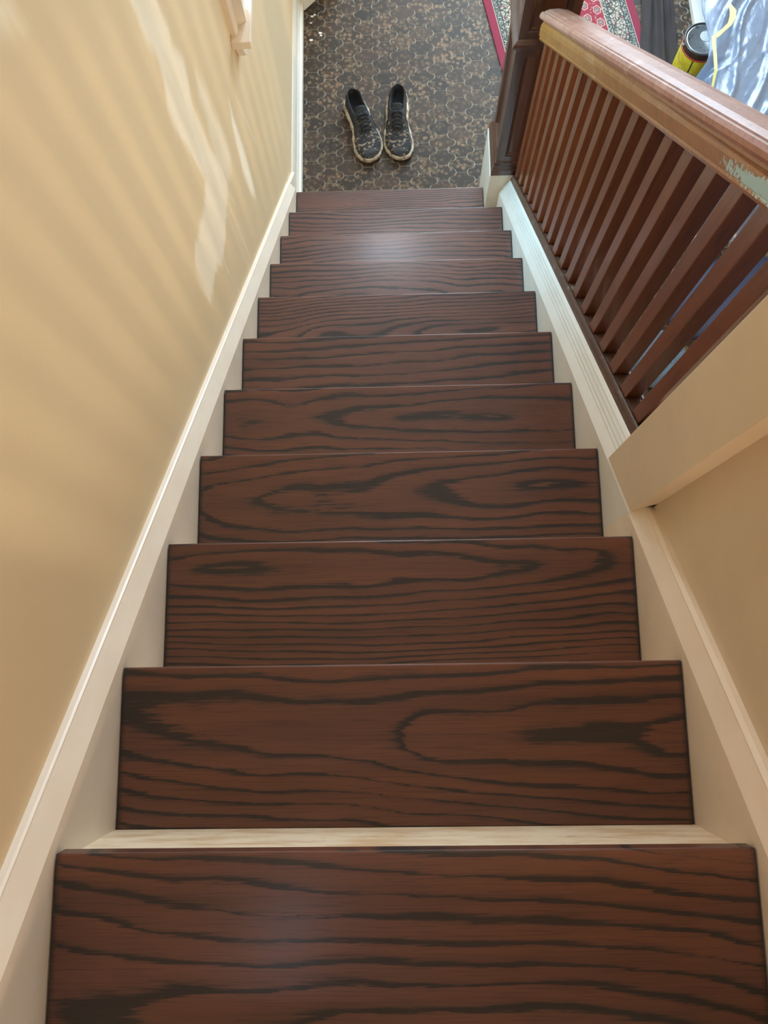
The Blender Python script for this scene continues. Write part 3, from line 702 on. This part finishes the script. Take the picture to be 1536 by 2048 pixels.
canc('wire_handle', tube(wire, .0013, 6), M_tin, smooth=True)
canc('handle_ear', lathe([(.007, -.003), (.007, .003)], 12, (CX-CR-.001, CY-.008, F+CH-.016)), M_tin)

# ---------------------------------------------------------------- dark cloth lying between rug and can
def sheet(name, cx, cy, sx, sy, rot, nx, ny, hf, mat, edge=None, thick=.0015):
    V = []; 
    for j in range(ny+1):
        for i in range(nx+1):
            u, v_ = i/nx*2-1, j/ny*2-1
            ex, ey = (edge(u, v_) if edge else (u, v_))
            X, Y = ex*sx/2, ey*sy/2; x = cx + X*math.cos(rot) - Y*math.sin(rot); y = cy + X*math.sin(rot) + Y*math.cos(rot)
            V.append((x, y, F + hf(u, v_, x, y)))
    f = [(j*(nx+1)+i, j*(nx+1)+i+1, (j+1)*(nx+1)+i+1, (j+1)*(nx+1)+i) for j in range(ny) for i in range(nx)]
    o = obj(name, V, f, mat, smooth=True); s = o.modifiers.new('cloth_thickness', 'SOLIDIFY'); s.thickness = thick; s.offset = 1
    return o
def cl_h(u, v_, x, y):
    return .012 + .030*math.exp(-((u-.15)/.16)**2) + .020*math.exp(-((u+.55)/.22)**2)*(.6+.4*v_) + .012*max(0, mnoise.noise(Vector((u*3.2, v_*1.5, 3)))) + .006*mnoise.noise(Vector((x*30, y*8, 0)))
def cl_e(u, v_): return (u*(1-.30*(v_*.5+.5)) + .05*math.sin(v_*3), v_ + .05*math.sin(u*4))
M_cloth = plain('dark_taupe_cloth', (.030, .021, .021), .9, bump=(220, .25, .001))
tag(sheet('folded_cloth', 1.615, 3.02, .185, .62, -.02, 40, 60, cl_h, M_cloth, cl_e), 'dark taupe cloth lying in long folds between the runner and the yellow can', 'cloth')

# ---------------------------------------------------------------- white painted board behind the can
v, f = join(box((0, 0, 0), (.060, .60, .030)), box((.062, 0, 0), (.120, .60, .038)), box((.058, 0, 0), (.064, .60, .022)))
bd = obj('painted_board', v, f, M_cap, bevel=.002, loc=(1.775, 3.035, F)); bd.rotation_euler = (0, 0, .05)
tag(bd, 'pale painted board with a groove lying behind the can, partly under plastic', 'board')

# ---------------------------------------------------------------- clear plastic over a grey bundle, with a yellow strap
def smooth01(t): t = max(0, min(1, t)); return t*t*(3-2*t)
def bun_h(x, y):
    a = smooth01((x-1.74)/.22)*smooth01((3.5-y)/.3)*smooth01((y-2.02)/.15)*smooth01((2.68-x)/.12)
    return .24*a
M_bundle = plain('grey_blue_clothing_bundle', (.17, .18, .22), .9, bump=(60, .3, .004))
def bu_h(u, v_, x, y): 
    e = max(abs(u), abs(v_)); return max(.004, (.03 + .23*(1-smooth01((e-.55)/.45)) + .03*mnoise.noise(Vector((x*5, y*5, 2))) + .012*mnoise.noise(Vector((x*18, y*14, 5))))*(1 if e < .97 else .3))
tag(sheet('clothing_bundle', 2.22, 2.72, .74, 1.05, 0, 60, 70, bu_h, M_bundle, thick=.004), 'grey blue bundle of clothing lying under the clear plastic sheet', 'clothing')
def plas_mat():
    s = NT_('clear_crinkled_plastic'); v = s.oc()
    tr = s.n('ShaderNodeBsdfTransparent'); tr.inputs[0].default_value = (.90, .94, 1, 1)
    df = s.n('ShaderNodeBsdfDiffuse'); df.inputs[0].default_value = (.28, .34, .47, 1); tl = s.n('ShaderNodeBsdfTranslucent'); tl.inputs[0].default_value = (.50, .58, .74, 1)
    gl = s.n('ShaderNodeBsdfGlossy'); gl.inputs['Roughness'].default_value = .24
    bu = s.n('ShaderNodeBump'); s.l(s.noise(s.mapping(v, (2.4, .7, 1), rot=(0, 0, .5)), 18, 4, .6, 1.2), bu.inputs['Height']); bu.inputs['Strength'].default_value = .28; bu.inputs['Distance'].default_value = .008
    s.l(bu.outputs[0], gl.inputs['Normal']); s.l(bu.outputs[0], df.inputs['Normal'])
    m0 = s.n('ShaderNodeMixShader'); m0.inputs[0].default_value = .4; s.l(df.outputs[0], m0.inputs[1]); s.l(tl.outputs[0], m0.inputs[2])
    m1 = s.n('ShaderNodeMixShader'); s.l(s.math('MULTIPLY_ADD', s.noise(v, 7, 4, .6), .7, .18), m1.inputs[0]); s.l(tr.outputs[0], m1.inputs[1]); s.l(m0.outputs[0], m1.inputs[2])
    lw = s.n('ShaderNodeLayerWeight'); lw.inputs[0].default_value = .35; s.l(bu.outputs[0], lw.inputs['Normal'])
    m2 = s.n('ShaderNodeMixShader'); s.l(s.math('MULTIPLY_ADD', lw.outputs['Fresnel'], .35, .03), m2.inputs[0]); s.l(m1.outputs[0], m2.inputs[1]); s.l(gl.outputs[0], m2.inputs[2])
    s.l(m2.outputs[0], s.t.nodes['Material Output'].inputs[0]); return s.m
def plastic():
    nx, ny = 130, 150; V = []
    for j in range(ny+1):
        v_ = j/ny; y = 1.98 + 1.50*v_
        jag = mnoise.noise(Vector((y*6, 0, 3)))*.020 + mnoise.noise(Vector((y*19, 0, 5)))*.008
        lift = smooth01((y-2.56)/.10)
        xl = 1.615 + .098*lift + jag; hl = .004 + .268*lift
        for i in range(nx+1):
            u = i/nx; x = xl + (2.78-xl)*u
            rim = smooth01((1-u)/.12)*smooth01(v_/.16)*smooth01((1-v_)/.10)
            ac, al = x*.88-y*.48, x*.48+y*.88; f1 = mnoise.noise(Vector((ac*9 + .5*mnoise.noise(Vector((x*3, y*3, 8))), al*1.3, 1))); f2 = mnoise.noise(Vector((ac*24, al*4, 4)))
            ridge = (1-abs(f1))**10*.030 + (1-abs(f2))**10*.006
            up = smooth01((x-xl)/.10)
            z = (hl + (.292 - hl)*up)*rim + .02*f1*up*rim + (ridge-.010)*(.25+.75*rim)*up + .005
            V.append((x + .012*math.sin(z*40)*0, y, F + max(z, .003)))
    f = [(j*(nx+1)+i, j*(nx+1)+i+1, (j+1)*(nx+1)+i+1, (j+1)*(nx+1)+i) for j in range(ny) for i in range(nx)]
    o = obj('plastic_sheet', V, f, plas_mat(), smooth=True); m = o.modifiers.new('film', 'SOLIDIFY'); m.thickness = .0006; m.offset = 1
    return o
tag(plastic(), 'clear crinkled plastic sheet heaped on the hall floor beside the handrail', 'plastic sheet')
M_yel = plain('pale_yellow_webbing', (.80, .74, .26), .5)
def ribbon(path, wd, th=.003):
    rings = []; P = [Vector(p) for p in path]
    for i, p in enumerate(P):
        t = (P[min(i+1, len(P)-1)]-P[max(i-1, 0)]).normalized(); s_ = t.cross(Vector((0, 0, 1))).normalized()*wd[i]/2; u = Vector((0, 0, th/2))
        rings.append([tuple(p-s_-u), tuple(p+s_-u), tuple(p+s_+u), tuple(p-s_+u)])
    return loft(rings)
ZY = F+.330
yp = [(1.712, 2.505), (1.714, 2.56), (1.716, 2.62), (1.718, 2.68), (1.720, 2.712), (1.738, 2.724), (1.762, 2.744), (1.788, 2.767), (1.802, 2.797), (1.808, 2.83), (1.798, 2.865)]
tag(obj('yellow_strap', *ribbon([(x, y, ZY - (.05 if i == 0 else 0) + .004*math.sin(i)) for i, (x, y) in enumerate(yp)], [.008, .012, .013, .014, .017, .018, .014, .017, .024, .026, .010]), M_yel), 'bent pale yellow strap on top of the clear plastic beside the can', 'strap')

# ---------------------------------------------------------------- things glimpsed through the last gap of the balusters
M_navy = plain('navy_fabric', (.010, .020, .065), .7, bump=(90, .3, .002)); M_denim = plain('faded_denim', (.045, .085, .14), .85, spots=(220, .55, (.12, .18, .25)), bump=(300, .3, .001))
def pillow(cx, cy, sx, sy, hz, rot, n=24):
    rings = []
    for i in range(n+1):
        a = -1 + 2*i/n; sc_ = max(.02, (1-abs(a)**3.2))**.5; ring = []
        for k in range(20):
            b = 2*math.pi*k/20; X = a*sx/2; Y = math.copysign(abs(math.cos(b))**.7, math.cos(b))*sy/2*sc_; Z = hz/2 + math.copysign(abs(math.sin(b))**.8, math.sin(b))*hz/2*sc_
            Z = max(.001, Z + .006*mnoise.noise(Vector((X*20, Y*20, Z*9))))
            ring.append((cx+X*math.cos(rot)-Y*math.sin(rot), cy+X*math.sin(rot)+Y*math.cos(rot), F+Z))
        rings.append(ring)
    return loft(rings)
tag(obj('duffel_bag', *pillow(1.76, 1.72, .52, .26, .10, .62), M_navy, smooth=True), 'dark navy fabric bag glimpsed between the last two balusters', 'bag')
tag(obj('folded_jeans', *pillow(1.49, 1.45, .26, .20, .05, .95), M_denim, smooth=True), 'blue denim glimpsed low between the last two balusters', 'clothing')
tag(obj('white_box', *box((1.27, 1.20, F), (1.36, 1.27, F+.05)), M_cap, bevel=.003), 'small white block glimpsed at the foot of the last baluster gap', 'block')

# ---------------------------------------------------------------- added unseen lamp bodies: landing wall lamp and hall ceiling lamp
def added_ceiling_lamp(x, y, label):
    lm = tag(empty('added_ceiling_lamp', (x, y, 2.4)), label, 'lamp')
    obj('added_lamp_base', *lathe([(.02, 0), (.11, 0), (.12, -.01), (.12, -.022), (.10, -.026), (.02, -.026)], 32), M_cap, lm, smooth=True)
sc_ = tag(empty('added_wall_lamp', (.85, -1.50, 1.58)), 'small added wall lamp, unseen, on the right wall at the back of the landing', 'lamp')
obj('added_lamp_backplate', *box((-.008, -.05, -.07), (0, .05, .07)), M_cap, sc_, bevel=.002)
obj('added_lamp_arm', *tube([(-.006, 0, .03), (-.03, 0, .045), (-.05, 0, .03)], .005), M_cap, sc_, smooth=True)
obj('added_lamp_shade', *lathe([(.012, .030), (.030, .0), (.028, -.001), (.010, .028)], 24, (-.05, 0, 0)), M_cap, sc_, smooth=True)
added_ceiling_lamp(.25, 3.75, 'round flush ceiling lamp, added unseen above the tiled hall')
